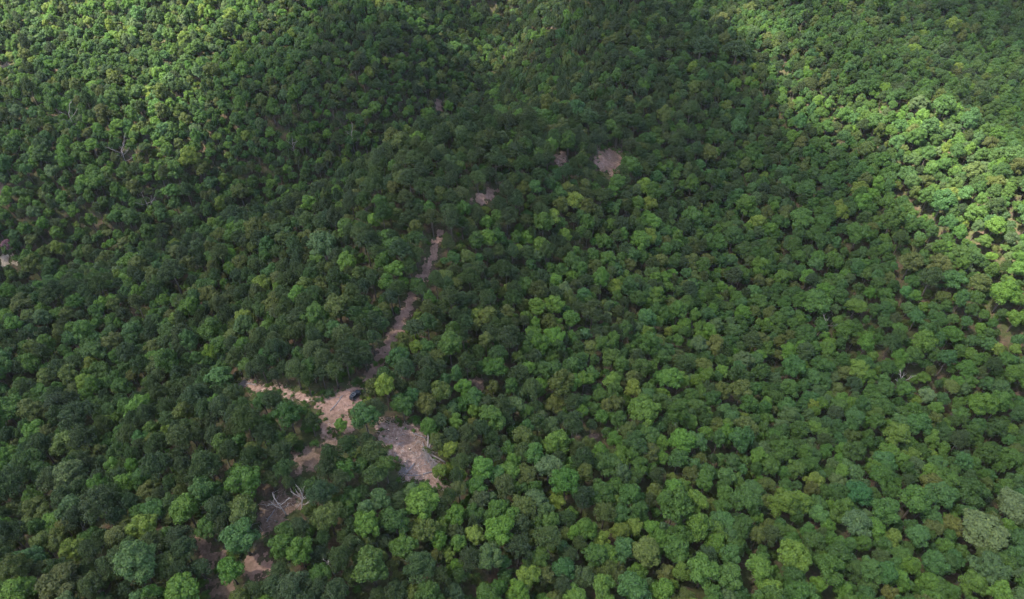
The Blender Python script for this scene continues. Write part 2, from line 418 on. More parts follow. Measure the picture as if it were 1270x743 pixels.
# crowns one can point to in the photograph: (u, v of the crown, its width in pixels, colour, shape)
HAND = [
 (1216, 660, 58, 'pale grey green', 'fine'), (1256, 628, 46, 'pale grey green', 'fine'), (1225, 708, 42, 'dull grey green', 'fine'),
 (1062, 650, 36, 'dull grey green', 'fine'), (1105, 668, 26, 'yellow green', 'round'), (1115, 717, 28, 'bright green', 'round'),
 (1160, 698, 32, 'blue green', 'round'), (972, 625, 34, 'yellow green', 'round'), (994, 622, 26, 'bright green', 'round'), (1098, 636, 36, 'mid green', 'round'),
 (985, 690, 38, 'bright green', 'round'), (1028, 707, 36, 'mid green', 'round'), (957, 733, 30, 'yellow green', 'round'), (1180, 652, 25, 'olive', 'round'),
 (1136, 620, 38, 'mid green', 'tall'), (1165, 618, 34, 'blue green', 'round'), (1205, 612, 36, 'deep green', 'round'), (1246, 655, 24, 'bright green', 'round'),
 (655, 715, 30, 'yellow green', 'round'), (700, 705, 28, 'blue green', 'tall'), (803, 673, 20, 'yellow green', 'round'), (838, 680, 34, 'mid green', 'round'),
 (866, 652, 34, 'bright green', 'tall'), (862, 622, 28, 'bright green', 'round'), (925, 620, 36, 'mid green', 'round'), (680, 668, 34, 'olive grey', 'pine'),
 (690, 622, 20, 'yellow green', 'round'), (650, 630, 30, 'olive', 'round'), (750, 635, 27, 'olive grey', 'pine'), (785, 733, 42, 'blue green', 'round'),
 (822, 732, 34, 'bright green', 'round'), (782, 615, 32, 'mid green', 'round'), (942, 706, 36, 'bright green', 'round'), (872, 708, 42, 'mid green', 'round'),
 (905, 715, 36, 'mid green', 'round'), (848, 603, 20, 'bright green', 'round'), (745, 670, 22, 'yellow green', 'round'), (775, 680, 34, 'blue green', 'round'),
 (525, 622, 44, 'bright green', 'round'), (588, 662, 26, 'yellow green', 'round'), (620, 660, 40, 'bright green', 'round'), (607, 692, 34, 'dull grey green', 'fine'),
 (582, 692, 28, 'dark grey', 'pine'), (460, 704, 46, 'mid green', 'round'), (370, 682, 32, 'bright green', 'tall'), (408, 640, 38, 'olive', 'round'),
 (548, 648, 22, 'yellow green', 'round'), (556, 686, 18, 'yellow green', 'round'), (500, 675, 32, 'mid green', 'round'), (520, 700, 38, 'dark green', 'pine'),
 (455, 650, 34, 'bright green', 'round'), (470, 618, 30, 'dull grey green', 'round'),
 (300, 632, 42, 'olive', 'round'), (298, 664, 46, 'blue green', 'round'), (230, 630, 40, 'bright green', 'round'), (170, 697, 48, 'dull grey green', 'tall'),
 (205, 702, 34, 'brownish olive', 'round'), (75, 724, 52, 'brownish olive', 'round'), (284, 706, 34, 'bright green', 'round'), (222, 735, 44, 'bright green', 'round'),
 (120, 622, 42, 'dark grey', 'pine'), (146, 666, 34, 'brownish olive', 'round'), (178, 652, 36, 'yellow green', 'round'), (62, 662, 18, 'bright green', 'round'),
 (20, 735, 44, 'bright green', 'round'), (90, 682, 30, 'yellow green', 'round'), (45, 632, 32, 'olive', 'round'), (86, 630, 34, 'dull grey green', 'round'),
 (95, 518, 38, 'dark grey', 'pine'), (130, 524, 22, 'yellow green', 'round'), (50, 552, 36, 'dark grey', 'pine'), (84, 550, 36, 'olive', 'round'), (14, 600, 44, 'dark grey', 'pine'),
 (62, 592, 36, 'dark grey', 'pine'), (88, 592, 38, 'dull grey green', 'round'), (8, 510, 40, 'mid green', 'round'), (175, 505, 34, 'bright green', 'round'),
 (325, 354, 24, 'yellow green', 'round'), (370, 366, 28, 'bright green', 'round'), (214, 338, 32, 'dark grey', 'pine'), (290, 268, 30, 'dark grey', 'pine'), (140, 425, 26, 'brownish olive', 'round'),
 (452, 516, 34, 'blue green', 'round'), (423, 527, 17, 'bright green', 'round'), (546, 584, 18, 'yellow green', 'round'), (462, 560, 30, 'olive grey', 'pine'), (408, 486, 14, 'dull grey green', 'bush'),
 (800, 230, 20, 'yellow green', 'round'), (690, 548, 32, 'bright green', 'round'), (760, 474, 24, 'bright green', 'round'), (800, 508, 42, 'bright green', 'round'),
 (700, 290, 18, 'yellow green', 'round'), (516, 430, 16, 'yellow green', 'round'), (588, 390, 18, 'yellow green', 'round'), (735, 385, 28, 'dark grey', 'pine'), (795, 300, 28, 'bright green', 'round'),
 (940, 275, 20, 'yellow green', 'round'), (763, 546, 20, 'bright green', 'round'), (665, 620, 28, 'dull grey green', 'round'), (1180, 240, 22, 'yellow green', 'round'), (680, 580, 34, 'dull grey green', 'fine'),
 (1165, 330, 28, 'brownish olive', 'round'), (1130, 325, 26, 'brownish olive', 'round'), (995, 270, 34, 'mid green', 'round'), (1065, 290, 32, 'mid green', 'round'),
 (1010, 375, 38, 'mid green', 'round'), (1155, 345, 26, 'dark grey', 'pine'), (870, 55, 34, 'dark grey', 'pine'), (915, 60, 30, 'dark grey', 'pine'), (730, 145, 22, 'dark grey', 'pine'),
]

trees = []            # dict(x,y,z, kind, v(variant), s, sz, rz, col, tint, R, H)
def tint_of(col, r):
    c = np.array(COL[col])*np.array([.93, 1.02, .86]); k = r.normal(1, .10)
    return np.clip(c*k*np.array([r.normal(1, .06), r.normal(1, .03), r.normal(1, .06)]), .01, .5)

cell = {}
def near(x, y, rad):
    out = []
    q = 8.0; i0, j0 = int(x//q), int(y//q); k = int(rad//q)+1
    for i in range(i0-k, i0+k+1):
        for j in range(j0-k, j0+k+1): out += cell.get((i, j), [])
    return out
def add_tree(x, y, kind, s, col, sz=None, hand=False):
    v = VAR[kind][int(rng.integers(len(VAR[kind])))]
    sz = sz or s**.72*float(np.clip(rng.normal(1.02, .14), .75, 1.4))
    t = dict(x=x, y=y, z=float(zt(x, y)), kind=kind, v=v, s=s, sz=sz, rz=rng.uniform(0, 6.28), col=col, tint=tint_of(col, rng), R=v['R']*s, H=v['H']*sz, hand=hand)
    trees.append(t); cell.setdefault((int(x//8), int(y//8)), []).append(t)
    return t

# crowns lean over the track here and there: only these stretches of it lie open to the sky
OPEN_TRACK = [[(542, 285), (548, 286), (546, 304), (540, 324), (528, 347), (521, 341), (531, 319), (538, 302)], [(508, 360), (517, 366), (501, 411), (486, 418), (490, 402), (497, 384)],
              [(478, 423), (486, 427), (478, 444), (468, 441)], [(458, 455), (469, 459), (460, 478), (450, 473)]]
polys_px = [p for n, _, p, _ in BARE if n != 'dirt_track'] + OPEN_TRACK
boxes_px = [(min(a for a, _ in p), min(b for _, b in p), max(a for a, _ in p), max(b for _, b in p)) for p in polys_px]
def blocks_bare(x, y, R, h, shrink=1.0):
    z = float(zt(x, y))
    pts = [(x, y, z+0.5)]
    for f in (.45, .6, .75, .9):
        rr = R*(0.85 if f < .85 else .5)*shrink
        for a in range(6):
            pts.append((x+rr*math.cos(a*1.047), y+rr*math.sin(a*1.047), z+h*f))
    pts.append((x, y, z+h))
    q, _ = project(np.array(pts))
    for p, b in zip(polys_px, boxes_px):
        if q[:, 0].max() < b[0] or q[:, 0].min() > b[2] or q[:, 1].max() < b[1] or q[:, 1].min() > b[3]: continue
        if inpoly(q[:, 0], q[:, 1], p).any(): return True
    return False

for u, v, w, col, kind in HAND:
    P = unproject(u, v, 8.0)
    for _ in range(2):
        dist = float((P-CAM) @ FWD)
        D = w*dist/FPX
        s = D/2/VAR[kind][0]['R']*(1.0)
        hh = HT[kind]*min(s, 1.25)*0.72
        P = unproject(u, v, hh)
    add_tree(P[0], P[1], kind, s, col, sz=min(s, 1.3)*rng.uniform(.95, 1.08), hand=True)

def zone(x, y, u, v):
    """odds of pine and the colour weights of the hardwoods, by where on the hill the tree stands"""
    ridge = math.exp(-(float(pdist(np.array(x), np.array(y), RIDGE))/75)**2)
    shoulder = math.exp(-(float(pdist(np.array(x), np.array(y), SHOULDER))/45)**2)
    rv = math.exp(-(float(pdist(np.array(x), np.array(y), RVALLEY))/90)**2)
    far = min(1, max(0, (y-260)/120))
    pine = .10 + .50*ridge + .30*shoulder + .10*far - .10*rv
    if x > 150: pine -= .08
    if x < -120 and y > 320: pine -= .12
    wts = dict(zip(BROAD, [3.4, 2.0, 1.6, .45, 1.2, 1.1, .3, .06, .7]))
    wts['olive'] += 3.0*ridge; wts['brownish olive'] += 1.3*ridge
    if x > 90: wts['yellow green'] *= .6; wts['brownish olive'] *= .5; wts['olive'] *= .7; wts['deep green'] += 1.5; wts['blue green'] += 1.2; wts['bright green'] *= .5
    if x < -150 and y > 420: wts['yellow green'] += 1.6; wts['pale grey green'] += 1.2; wts['bright green'] += 1.5  # paler species mix here, also carrying some sun-patch brightness in leaf colour
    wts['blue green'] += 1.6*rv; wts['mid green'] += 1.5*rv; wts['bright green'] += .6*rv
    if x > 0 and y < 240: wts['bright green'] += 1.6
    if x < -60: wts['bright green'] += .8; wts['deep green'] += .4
    return max(.03, pine), wts

# thick woodland over the whole visible hillside and a good way round it
cand = 240000
CX = rng.uniform(-640, 640, cand); CY = rng.uniform(25, 960, cand)
CZ = zt(CX, CY)
Q, Dp = project(np.stack([CX, CY, CZ+7], 1))
okc = (Q[:, 0] > -220) & (Q[:, 0] < PW+220) & (Q[:, 1] > -130) & (Q[:, 1] < PH+170)
for i in np.nonzero(okc)[0]:
    x, y = float(CX[i]), float(CY[i])
    pine, wts = zone(x, y, *Q[i])
    if rng.random() < pine:
        kind = 'pine'; col = PINE[int(rng.choice(3, p=[.45, .25, .3]))]; s = float(np.clip(rng.normal(.80, .15), .5, 1.2))
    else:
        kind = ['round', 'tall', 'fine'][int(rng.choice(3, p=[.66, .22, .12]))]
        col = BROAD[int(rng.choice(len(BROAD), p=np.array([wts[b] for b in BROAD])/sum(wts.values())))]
        s = float(np.clip(rng.lognormal(-.24, .27), .45, 1.5))
    if y > 330: s *= .88
    R = 3.6*s
    bad = False
    for t in near(x, y, 9):
        if math.hypot(x-t['x'], y-t['y']) < (R+t['R'])*((.63 if y < 220 and x > 20 else .58 if y < 260 else .52) if not t['hand'] else .68): bad = True; break
    if bad: continue
    if blocks_bare(x, y, R, HT[kind]*s):
        continue
    add_tree(x, y, kind, s, col)

# low growth in the gaps between the trees
bushes = []
bc = 75000
BX = rng.uniform(-560, 560, bc); BY = rng.uniform(40, 800, bc)
Qb, _ = project(np.stack([BX, BY, zt(BX, BY)+2], 1))
okb = (Qb[:, 0] > -60) & (Qb[:, 0] < PW+60) & (Qb[:, 1] > -40) & (Qb[:, 1] < PH+60)
for i in np.nonzero(okb)[0]:
    x, y = float(BX[i]), float(BY[i])
    dmin = min([math.hypot(x-t['x'], y-t['y'])/t['R'] for t in near(x, y, 9)] or [9])
    if dmin < .62 or (x > 20 and y < 210 and rng.random() < .4): continue
    s = rng.uniform(.25, .62)
    if blocks_bare(x, y, 3.6*s, 4.6*s): continue
    col = ['bright green', 'olive', 'mid green', 'yellow green', 'brownish olive'][int(rng.choice(5, p=[.3, .25, .25, .1, .1]))]
    v = VAR['bush'][int(rng.integers(3))]
    bushes.append(dict(x=x, y=y, z=float(zt(x, y)), v=v, s=s, sz=s, rz=rng.uniform(0, 6.28), tint=tint_of(col, rng)))

# sprouts and scrub along the ragged edges of the bare places
for W, (nm, soil, _, _) in zip(BAREW, BARE):
    a = np.array(W); per = float(np.sum(np.hypot(*(a-np.roll(a, 1, 0)).T)))
    if per < 45 or nm == 'dirt_track': continue
    for _ in range(int(per*1.0)):
        k = int(rng.integers(len(W))); f = rng.random()
        q = a[k]*(1-f)+a[(k+1) % len(W)]*f + rng.normal(0, 1.1, 2)
        s = rng.uniform(.07, .24) if rng.random() < .8 else rng.uniform(.2, .34)
        col = ['bright green', 'olive', 'mid green', 'brownish olive'][int(rng.integers(4))]
        bushes.append(dict(x=float(q[0]), y=float(q[1]), z=float(zt(*q)), v=VAR['bush'][int(rng.integers(3))], s=s, sz=s*.8, rz=rng.uniform(0, 6.28), tint=tint_of(col, rng)))

# which trees show largest: those become things of their own
TQ, TD = project(np.array([(t['x'], t['y'], t['z']+t['H']*.75) for t in trees]))
vis = []
for i, t in enumerate(trees):
    t['px'] = TQ[i]; t['w'] = 2*t['R']*FPX/TD[i]; t['d'] = TD[i]
    t['in'] = -4 < TQ[i][0] < PW+4 and -4 < TQ[i][1] < PH+4
pxs = np.array([t['px'] for t in trees]); ws = np.array([t['w'] for t in trees])
def seen(i):
    t = trees[i]
    dx = pxs[:, 0]-t['px'][0]; dy = pxs[:, 1]-t['px'][1]
    cover = (TD < TD[i]-.5) & (np.hypot(dx, dy) < ws*.5*.8)
    return not cover.any()
for group, lim in (('broad', 300), ('pine', 150)):
    idx = [i for i, t in enumerate(trees) if t['in'] and (t['kind'] == 'pine') == (group == 'pine')]
    idx.sort(key=lambda i: -trees[i]['w'] - (1.5 if trees[i]['hand'] else 0))
    n = 0
    for i in idx:
        if n >= lim: break
        if seen(i): trees[i]['own'] = True; n += 1
import sys; print('trees', len(trees), 'in view', sum(t['in'] for t in trees), 'bushes', len(bushes), 'farthest own', min(t['px'][1] for t in trees if t.get('own')), file=open('/tmp/log.txt','w'))

# ---- labels: colour, size, what is close by, and only then the count from the left
MARKS = [((440, 490), 'the parked dark vehicle'), ((508, 562), 'the log clearing'), ((362, 618), 'the two bleached dead trees'), ((318, 704), 'the round dirt patch'),
         ((60, 700), 'the bottom left corner'), ((60, 560), 'the left edge'), ((170, 620), 'the lower left slope'), ((170, 710), 'the bottom edge at left'), ((460, 720), 'the edge under the log clearing'),
         ((640, 640), 'the slope right of the log clearing'), ((640, 720), 'the bottom edge at mid width'), ((780, 650), 'the lower slope right of centre'),
         ((800, 722), 'the bottom edge right of centre'), ((950, 700), 'the bottom edge at three quarters'), ((960, 600), 'the dense green slope'), ((1090, 620), 'the lower right slope'),
         ((1090, 710), 'the bottom edge left of the corner'), ((1216, 640), 'the largest pale tree'), ((1230, 720), 'the bottom right corner'), ((1200, 560), 'the right edge'),
         ((505, 380), 'the narrow dirt track'), ((330, 478), 'the bare side track'), ((755, 200), 'the pink hillside clearing'), ((150, 460), 'the left hillside'),
         ((620, 450), 'the middle of the hill'), ((820, 480), 'the dark mid slope'), ((1010, 470), 'the right hillside'), ((250, 320), 'the left shoulder'), ((950, 330), 'the shaded right valley'), ((600, 120), 'the dark upper hillside'),
         ((900, 120), 'the upper right hillside'), ((200, 150), 'the upper left slope')]
ORD = ['first', 'second', 'third', 'fourth', 'fifth', 'sixth', 'seventh', 'eighth', 'ninth', 'tenth', 'eleventh', 'twelfth']
own = [t for t in trees if t.get('own')]
bylab = {}
for t in own:
    wpx = t['w']
    size = 'broad' if wpx > 36 else 'small' if wpx < 24 else 'medium'
    d = [math.hypot(t['px'][0]-m[0][0], (t['px'][1]-m[0][1])*1.3) for m in MARKS]
    sp = {'pine': 'pine', 'tall': 'tall-crowned hardwood', 'fine': 'fine-leaved hardwood', 'round': 'hardwood', 'bush': 'sapling'}[t['kind']]
    k = (size, t['col'], sp, MARKS[int(np.argmin(d))][1])
    bylab.setdefault(k, []).append(t)
for k, l in bylab.items():
    l.sort(key=lambda t: t['px'][0])
    for i, t in enumerate(l):
        s = '%s %s %s by %s' % k
        if len(l) > 1:
            s += ', %s from left' % (ORD[i] if i < len(l)-1 or i < 1 else ORD[i])
        t['label'] = s

for t, lab in zip([t for t in trees if t['hand']][:4], ['broad pale grey green tree at lower right, the largest pale crown in the wood',
        'pale grey green tree cut by the right edge, just above the largest pale crown', 'dull grey green tree just below the largest pale crown at lower right',
        'dull grey green fine-leaved tree left of the largest pale crown']):
    if t.get('own'): t['label'] = lab
for t in own:
    nm = 'pine_tree' if t['kind'] == 'pine' else 'broadleaf_tree'
    root = empty(nm, (t['x'], t['y'], t['z']-.1), t['rz'])
    tag(root, t['label'], 'pine tree' if t['kind'] == 'pine' else 'broadleaf tree', 'pines on the near hillside' if t['kind'] == 'pine' else 'broadleaf trees on the near hillside')
    for part, me in (('crown', t['v']['crown']), ('trunk', t['v']['trunk'])):
        o = bpy.data.objects.new(part, me); C.objects.link(o); o.parent = root
        o.scale = (t['s'], t['s'], t['sz'])
        o['tint'] = [float(c) for c in t['tint']]

# ---- the rest of the wood: one object whose trees are instanced on points
def scatter(name, items, label, cat):
    n = len(items)
    me = bpy.data.meshes.new(name)
    me.vertices.add(n)
    me.vertices.foreach_set('co', np.array([(t['x'], t['y'], t['z']-.1) for t in items], np.float32).ravel())
    a = me.attributes.new('tint', 'FLOAT_COLOR', 'POINT')
    a.data.foreach_set('color', np.array([(*t['tint'], 1) for t in items], np.float32).ravel())
    a = me.attributes.new('rotz', 'FLOAT_VECTOR', 'POINT'); a.data.foreach_set('vector', np.array([(0, 0, t['rz']) for t in items], np.float32).ravel())
    a = me.attributes.new('size', 'FLOAT_VECTOR', 'POINT'); a.data.foreach_set('vector', np.array([(t['s'], t['s'], t['sz']) for t in items], np.float32).ravel())
    a = me.attributes.new('pick', 'INT', 'POINT'); a.data.foreach_set('value', np.array([t['v']['idx'] for t in items], np.int32))
    o = bpy.data.objects.new(name, me); C.objects.link(o)
    ng = bpy.data.node_groups.new(name+'_nodes', 'GeometryNodeTree')
    ng.interface.new_socket('Geometry', in_out='INPUT', socket_type='NodeSocketGeometry')
    ng.interface.new_socket('Geometry', in_out='OUTPUT', socket_type='NodeSocketGeometry')
    gi = ng.nodes.new('NodeGroupInput'); go = ng.nodes.new('NodeGroupOutput')
    ci = ng.nodes.new('GeometryNodeCollectionInfo'); ci.inputs['Collection'].default_value = src
    ci.inputs['Separate Children'].default_value = True; ci.inputs['Reset Children'].default_value = True
    ip = ng.nodes.new('GeometryNodeInstanceOnPoints'); ip.inputs['Pick Instance'].default_value = True
    def att(nm, ty):
        q = ng.nodes.new('GeometryNodeInputNamedAttribute'); q.data_type = ty; q.inputs['Name'].default_value = nm
        return q.outputs['Attribute']
    ng.links.new(gi.outputs[0], ip.inputs['Points']); ng.links.new(ci.outputs[0], ip.inputs['Instance'])
    ng.links.new(att('pick', 'INT'), ip.inputs['Instance Index'])
    er = ng.nodes.new('FunctionNodeEulerToRotation'); ng.links.new(att('rotz', 'FLOAT_VECTOR'), er.inputs[0])
    ng.links.new(er.outputs[0], ip.inputs['Rotation'])
    ng.links.new(att('size', 'FLOAT_VECTOR'), ip.inputs['Scale'])
    ng.links.new(ip.outputs[0], go.inputs[0])
    md = o.modifiers.new('scatter', 'NODES'); md.node_group = ng
    tag(o, label, cat, kind='stuff')
    return o
scatter('forest', [t for t in trees if not t.get('own')], 'dense mixed pine and hardwood forest covering the hills behind', 'forest')
scatter('undergrowth', bushes, 'low green undergrowth in the gaps between the trees', 'undergrowth')

# ------------------------------------------------------------------ dead trees, bare and bleached
def dead_tree(u, v, hpx, label, mat='dead_wood', lean=(0, 0), seed=0, spread=1.0, at_top=False):
    r = random.Random(seed)
    P = unproject(u, v)
    h = hpx*float((P-CAM) @ FWD)/FPX/math.cos(PITCH)
    root = empty('dead_tree', (P[0], P[1], float(zt(P[0], P[1]))), 0)
    tag(root, label, 'dead tree', 'bare dead trees standing in the wood')
    ln = Vector((lean[0], lean[1], 0))
    pts = [ln*h*(abs(t)**1.3)+Vector((r.uniform(-.15, .15), r.uniform(-.15, .15), h*t)) for t in (-.02, .2, .4, .6, .8)]
    MB().tube(pts, [.24, .19, .16, .12, .08], 7).build('trunk', M[mat], root, True)
    for i in range(7):
        t = .35+.6*i/7; p = ln*h*(abs(t)**1.3)*.95+Vector((0, 0, h*min(t, .8)))
        a = i*2.4+r.uniform(-.5, .5); L_ = h*r.uniform(.28, .45)*spread
        b = MB()
        d = Vector((math.cos(a), math.sin(a), r.uniform(.35, .9))).normalized()
        q1 = p+d*L_*.5+Vector((r.uniform(-.3, .3), r.uniform(-.3, .3), 0)); q2 = p+d*L_+Vector((0, 0, .12*L_))
        b.tube([p, q1, q2], [.11, .08, .035], 5)
        for k in range(4):
            s0 = p.lerp(q2, r.uniform(.35, .9)); dd = (d+Vector((r.uniform(-1, 1), r.uniform(-1, 1), r.uniform(-.2, .8)))).normalized()
            e = s0+dd*L_*r.uniform(.25, .5)
            b.tube([s0, (s0+e)/2+Vector((0, 0, .1)), e], [.055, .04, .02], 4)
        b.build('limb', M[mat], root, True)
    return root
DEAD = [(356, 640, 26, 'white bleached dead tree with forked bare limbs, left of the pair in the brown opening', 'dead_wood', (-.25, .1), 1.0),
        (376, 634, 24, 'white bleached dead tree with spidery limbs, right of the pair in the brown opening', 'dead_wood', (.1, .25), 1.3),
        (414, 712, 30, 'grey dead snag near the bottom edge, right of the round dirt patch', 'dead_wood', (-.05, 0), .6),
        (440, 190, 26, 'tall bare dead tree in the dark valley left of the red gap', 'grey_wood', (0, 0), .8),
        (192, 275, 26, 'wispy grey dead tree on the left slope above the shoulder', 'grey_wood', (0, 0), 1.2),
        (96, 165, 24, 'grey leafless tree on the upper left slope', 'grey_wood', (0, 0), 1.2),
        (368, 200, 24, 'thin bare tree among green crowns in the upper left valley', 'grey_wood', (0, 0), .8),
        (1105, 488, 22, 'pale dead tree on the right hillside between rounded green crowns', 'dead_wood', (.2, 0), 1.1),
        (1012, 418, 20, 'grey broken dead tree in the shaded right valley', 'grey_wood', (.3, 0), 1.1),
        (130, 740, 24, 'thin white dead spire at the bottom edge, far left', 'dead_wood', (0, 0), .4),
        (480, 655, 18, 'small grey snag below the log clearing', 'dead_wood', (.1, 0), .7),
        (160, 210, 24, 'purplish grey leafless tree on the left slope', 'grey_wood', (0, 0), 1.3),
        (1070, 165, 14, 'pale dead tree by the sunlit right slope', 'grey_wood', (0, 0), 1.0)]
for i, (u, v, h, lab, mt, ln, spd) in enumerate(DEAD): dead_tree(u, v, h, lab, mt, ln, i+3, spd)

# purple-leaved trees at the left edge
def purple(u, v, w, label, c):
    P = unproject(u, v, 4); dist = float((P-CAM) @ FWD); s = w*dist/FPX/2/3.6
    P = unproject(u, v, 11.5*s*.7)
    vv = VAR['round'][int(rng.integers(7))]
    root = empty('purple_tree', (P[0], P[1], float(zt(P[0], P[1]))-.1), 1.0)
    tag(root, label, 'purple tree', 'purple-leaved trees at the left edge')
    for part, me in (('crown', vv['crown']), ('trunk', vv['trunk'])):
        o = bpy.data.objects.new(part, me); C.objects.link(o); o.parent = root; o.scale = (s, s, s); o['tint'] = c
purple(41, 262, 13, 'small purple-leaved tree, higher and to the right of the pair at the left edge', [0.105, 0.068, 0.10])
purple(10, 304, 15, 'pinkish purple tree beside the pale bare ground, lower of the pair', [0.15, 0.08, 0.10])

# ------------------------------------------------------------------ logs, stumps and slash in the clearing
def log(u, v, length, ang, rad, label, mat='grey_wood', group='logs along the clearing edge'):
    P = unproject(u, v); r = random.Random(int(u*7+v))
    a = math.radians(ang); d = np.array([math.cos(a), math.sin(a)])
    pts = []
    root = empty('fallen_log', (P[0], P[1], float(zt(P[0], P[1]))+.14), 0)
    for t in (-.5, -.2, .1, .35, .5):
        q = P[:2]+d*length*t+np.array([r.uniform(-.12, .12), r.uniform(-.12, .12)])
        pts.append(Vector((q[0]-P[0], q[1]-P[1], float(zt(q[0], q[1]))-float(zt(P[0], P[1]))+rad*.8)))
    tag(root, label, 'log', group)
    MB().tube(pts, [rad*1.15, rad, rad*.92, rad*.8, rad*.62], 8).build('log_body', M[mat], root, True)
    for e, k, s in ((pts[0], pts[1], rad*1.02), (pts[-1], pts[-2], rad*.52)):
        dn = (e-k).normalized()
        MB().tube([e-dn*.02, e+dn*.03], [s, s], 8).build('cut_end', M['cut_wood'], root)
    for i in range(3):
        s0 = pts[1+i]; e = s0+Vector((r.uniform(-1, 1), r.uniform(-1, 1), r.uniform(.4, .9)))*r.uniform(.6, 1.4)
        MB().tube([s0, e], [rad*.35, .03], 5).build('branch_stub', M[mat], root, True)
LOGS = [(531, 545, 9, 95, .36, 'long grey log standing out at the upper right edge of the clearing', 'dead_wood'),
        (533, 556, 8, 85, .30, 'slim grey log lying parallel beside the long edge log', 'grey_wood'),
        (528, 562, 7, 110, .28, 'dull grey log inside the right edge of the clearing', 'grey_wood'),
        (538, 566, 8, 160, .26, 'pale log slanting out of the clearing into the trees', 'dead_wood'),
        (540, 574, 9, 140, .32, 'dark log at the bend of the clearing edge', 'grey_wood'),
        (546, 580, 7, 175, .22, 'thin pale log half under the trees at the right', 'dead_wood'),
        (535, 586, 6, 30, .26, 'short grey log on the lower clearing floor', 'grey_wood'),
        (508, 582, 5, 60, .30, 'bluish grey log on the lower left clearing edge', 'grey_wood'),
        (514, 590, 4, 15, .24, 'small grey log near the bottom tip of the clearing', 'grey_wood'),
        (520, 541, 5, 170, .22, 'short pale log near the top of the clearing', 'dead_wood'),
        (418, 500, 7, 65, .18, 'thin bent log lying across the dirt fork', 'grey_wood'),
        (302, 480, 6, 20, .24, 'grey log at the far left end of the side track', 'grey_wood'),
        (312, 477, 5, 150, .2, 'pale crossed log at the far left end of the side track', 'dead_wood'),
        (296, 476, 5, 80, .2, 'upright-lying dark log behind the crossed pair on the side track', 'grey_wood'),
        (336, 640, 4, 70, .2, 'pale log in the brown opening left of the dead trees', 'dead_wood')]
for a in LOGS: log(a[0], a[1], a[2], a[3], a[4]*.9, a[5], 'grey_wood')

for u, v, wd, ln_, lab in ((529, 566, 2.6, 4.5, 'long heap of grey cut branches along the right edge of the log clearing'), (538, 578, 2.2, 3.0, 'tangled brush heap at the lower right bend of the log clearing'),
                      (500, 584, 1.6, 2.2, 'small brush heap on the lower left edge of the log clearing'), (301, 478, 1.8, 2.6, 'heap of grey brush at the far left end of the side track')):
    P = unproject(u, v); z0 = float(zt(P[0], P[1])); hp = MB()
    for _ in range(110):
        q = rng.normal(0, .5, 2)*np.array([wd, ln_])*.7; a = rng.uniform(0, 6.28); L_ = rng.uniform(.8, 2.6)
        h0 = max(0, 1.0-float(np.hypot(q[0]/wd, q[1]/ln_)))*rng.uniform(0, 1.1)
        zz = float(zt(P[0]+q[0], P[1]+q[1]))-z0+.16+h0
        e = np.array([math.cos(a), math.sin(a)])*L_/2; rr = rng.uniform(.025, .07)
        hp.tube([(q[0]-e[0], q[1]-e[1], zz-.1), (q[0]+.1, q[1], zz+rng.uniform(0, .2)), (q[0]+e[0], q[1]+e[1], zz+rng.uniform(-.1, .35))], [rr, rr*.8, rr*.35], 4)
    hb = hp.build('brush_pile', M['grey_wood']); hb.location = (P[0], P[1], z0)
    tag(hb, lab, 'brush pile', 'brush heaps by the clearings')
STUMPS = [(492, 545, 'cut stump in the middle of the log clearing'), (482, 534, 'cut stump near the upper left corner of the log clearing'), (508, 558, 'cut stump right of the log clearing middle'), (503, 574, 'cut stump low in the log clearing')]
for u, v, lab in STUMPS:
    P = unproject(u, v); z = float(zt(P[0], P[1]))
    root = empty('stump', (P[0], P[1], z), 0); tag(root, lab, 'stump', 'cut stumps in the clearing')
    MB().tube([(0, 0, -.1), (0, 0, .2), (0, 0, .55)], [.42, .30, .27], 9).build('stump_body', M['bark'], root, True)
    MB().tube([(0, 0, .552), (0, 0, .575)], [.262, .26], 9).build('cut_face', M['cut_wood'], root)

b = MB(); b2 = MB()
for ci, count in ((3, 800), (2, 150), (1, 50), (7, 90), (11, 120)):
    W = BAREW[ci]; a = np.array(W); n = 0
    while n < count:
        q = rng.uniform(a.min(0)-1.5, a.max(0)+1.5)
        if not inpoly(np.array([q[0]]), np.array([q[1]]), W)[0] and polyedge(np.array([q[0]]), np.array([q[1]]), W)[0] > 1.2: continue
        n += 1
        L_ = rng.uniform(.5, 2.6); an = rng.uniform(0, 6.28); rr = rng.uniform(.025, .075)
        z = float(zt(q[0], q[1]))+.17
        d = np.array([math.cos(an), math.sin(an)])*L_/2
        tgt = b if rng.random() < .22 else b2
        tgt.tube([(q[0]-d[0], q[1]-d[1], z+rng.uniform(0, .12)), (q[0]+rng.uniform(-.15, .15), q[1], z+rng.uniform(.05, .3)), (q[0]+d[0], q[1]+d[1], z+rng.uniform(0, .25))], [rr, rr*.8, rr*.4], 4)
nv = len(b.v)
db = mesh_obj('wood_debris', b.v+b2.v, b.f+[tuple(i+nv for i in f) for f in b2.f], [M['dead_wood'], M['stick_wood']], matidx=[0]*len(b.f)+[1]*len(b2.f))
tag(db, 'pale cut branches and sticks littering the bare clearings', 'wood debris', kind='stuff')

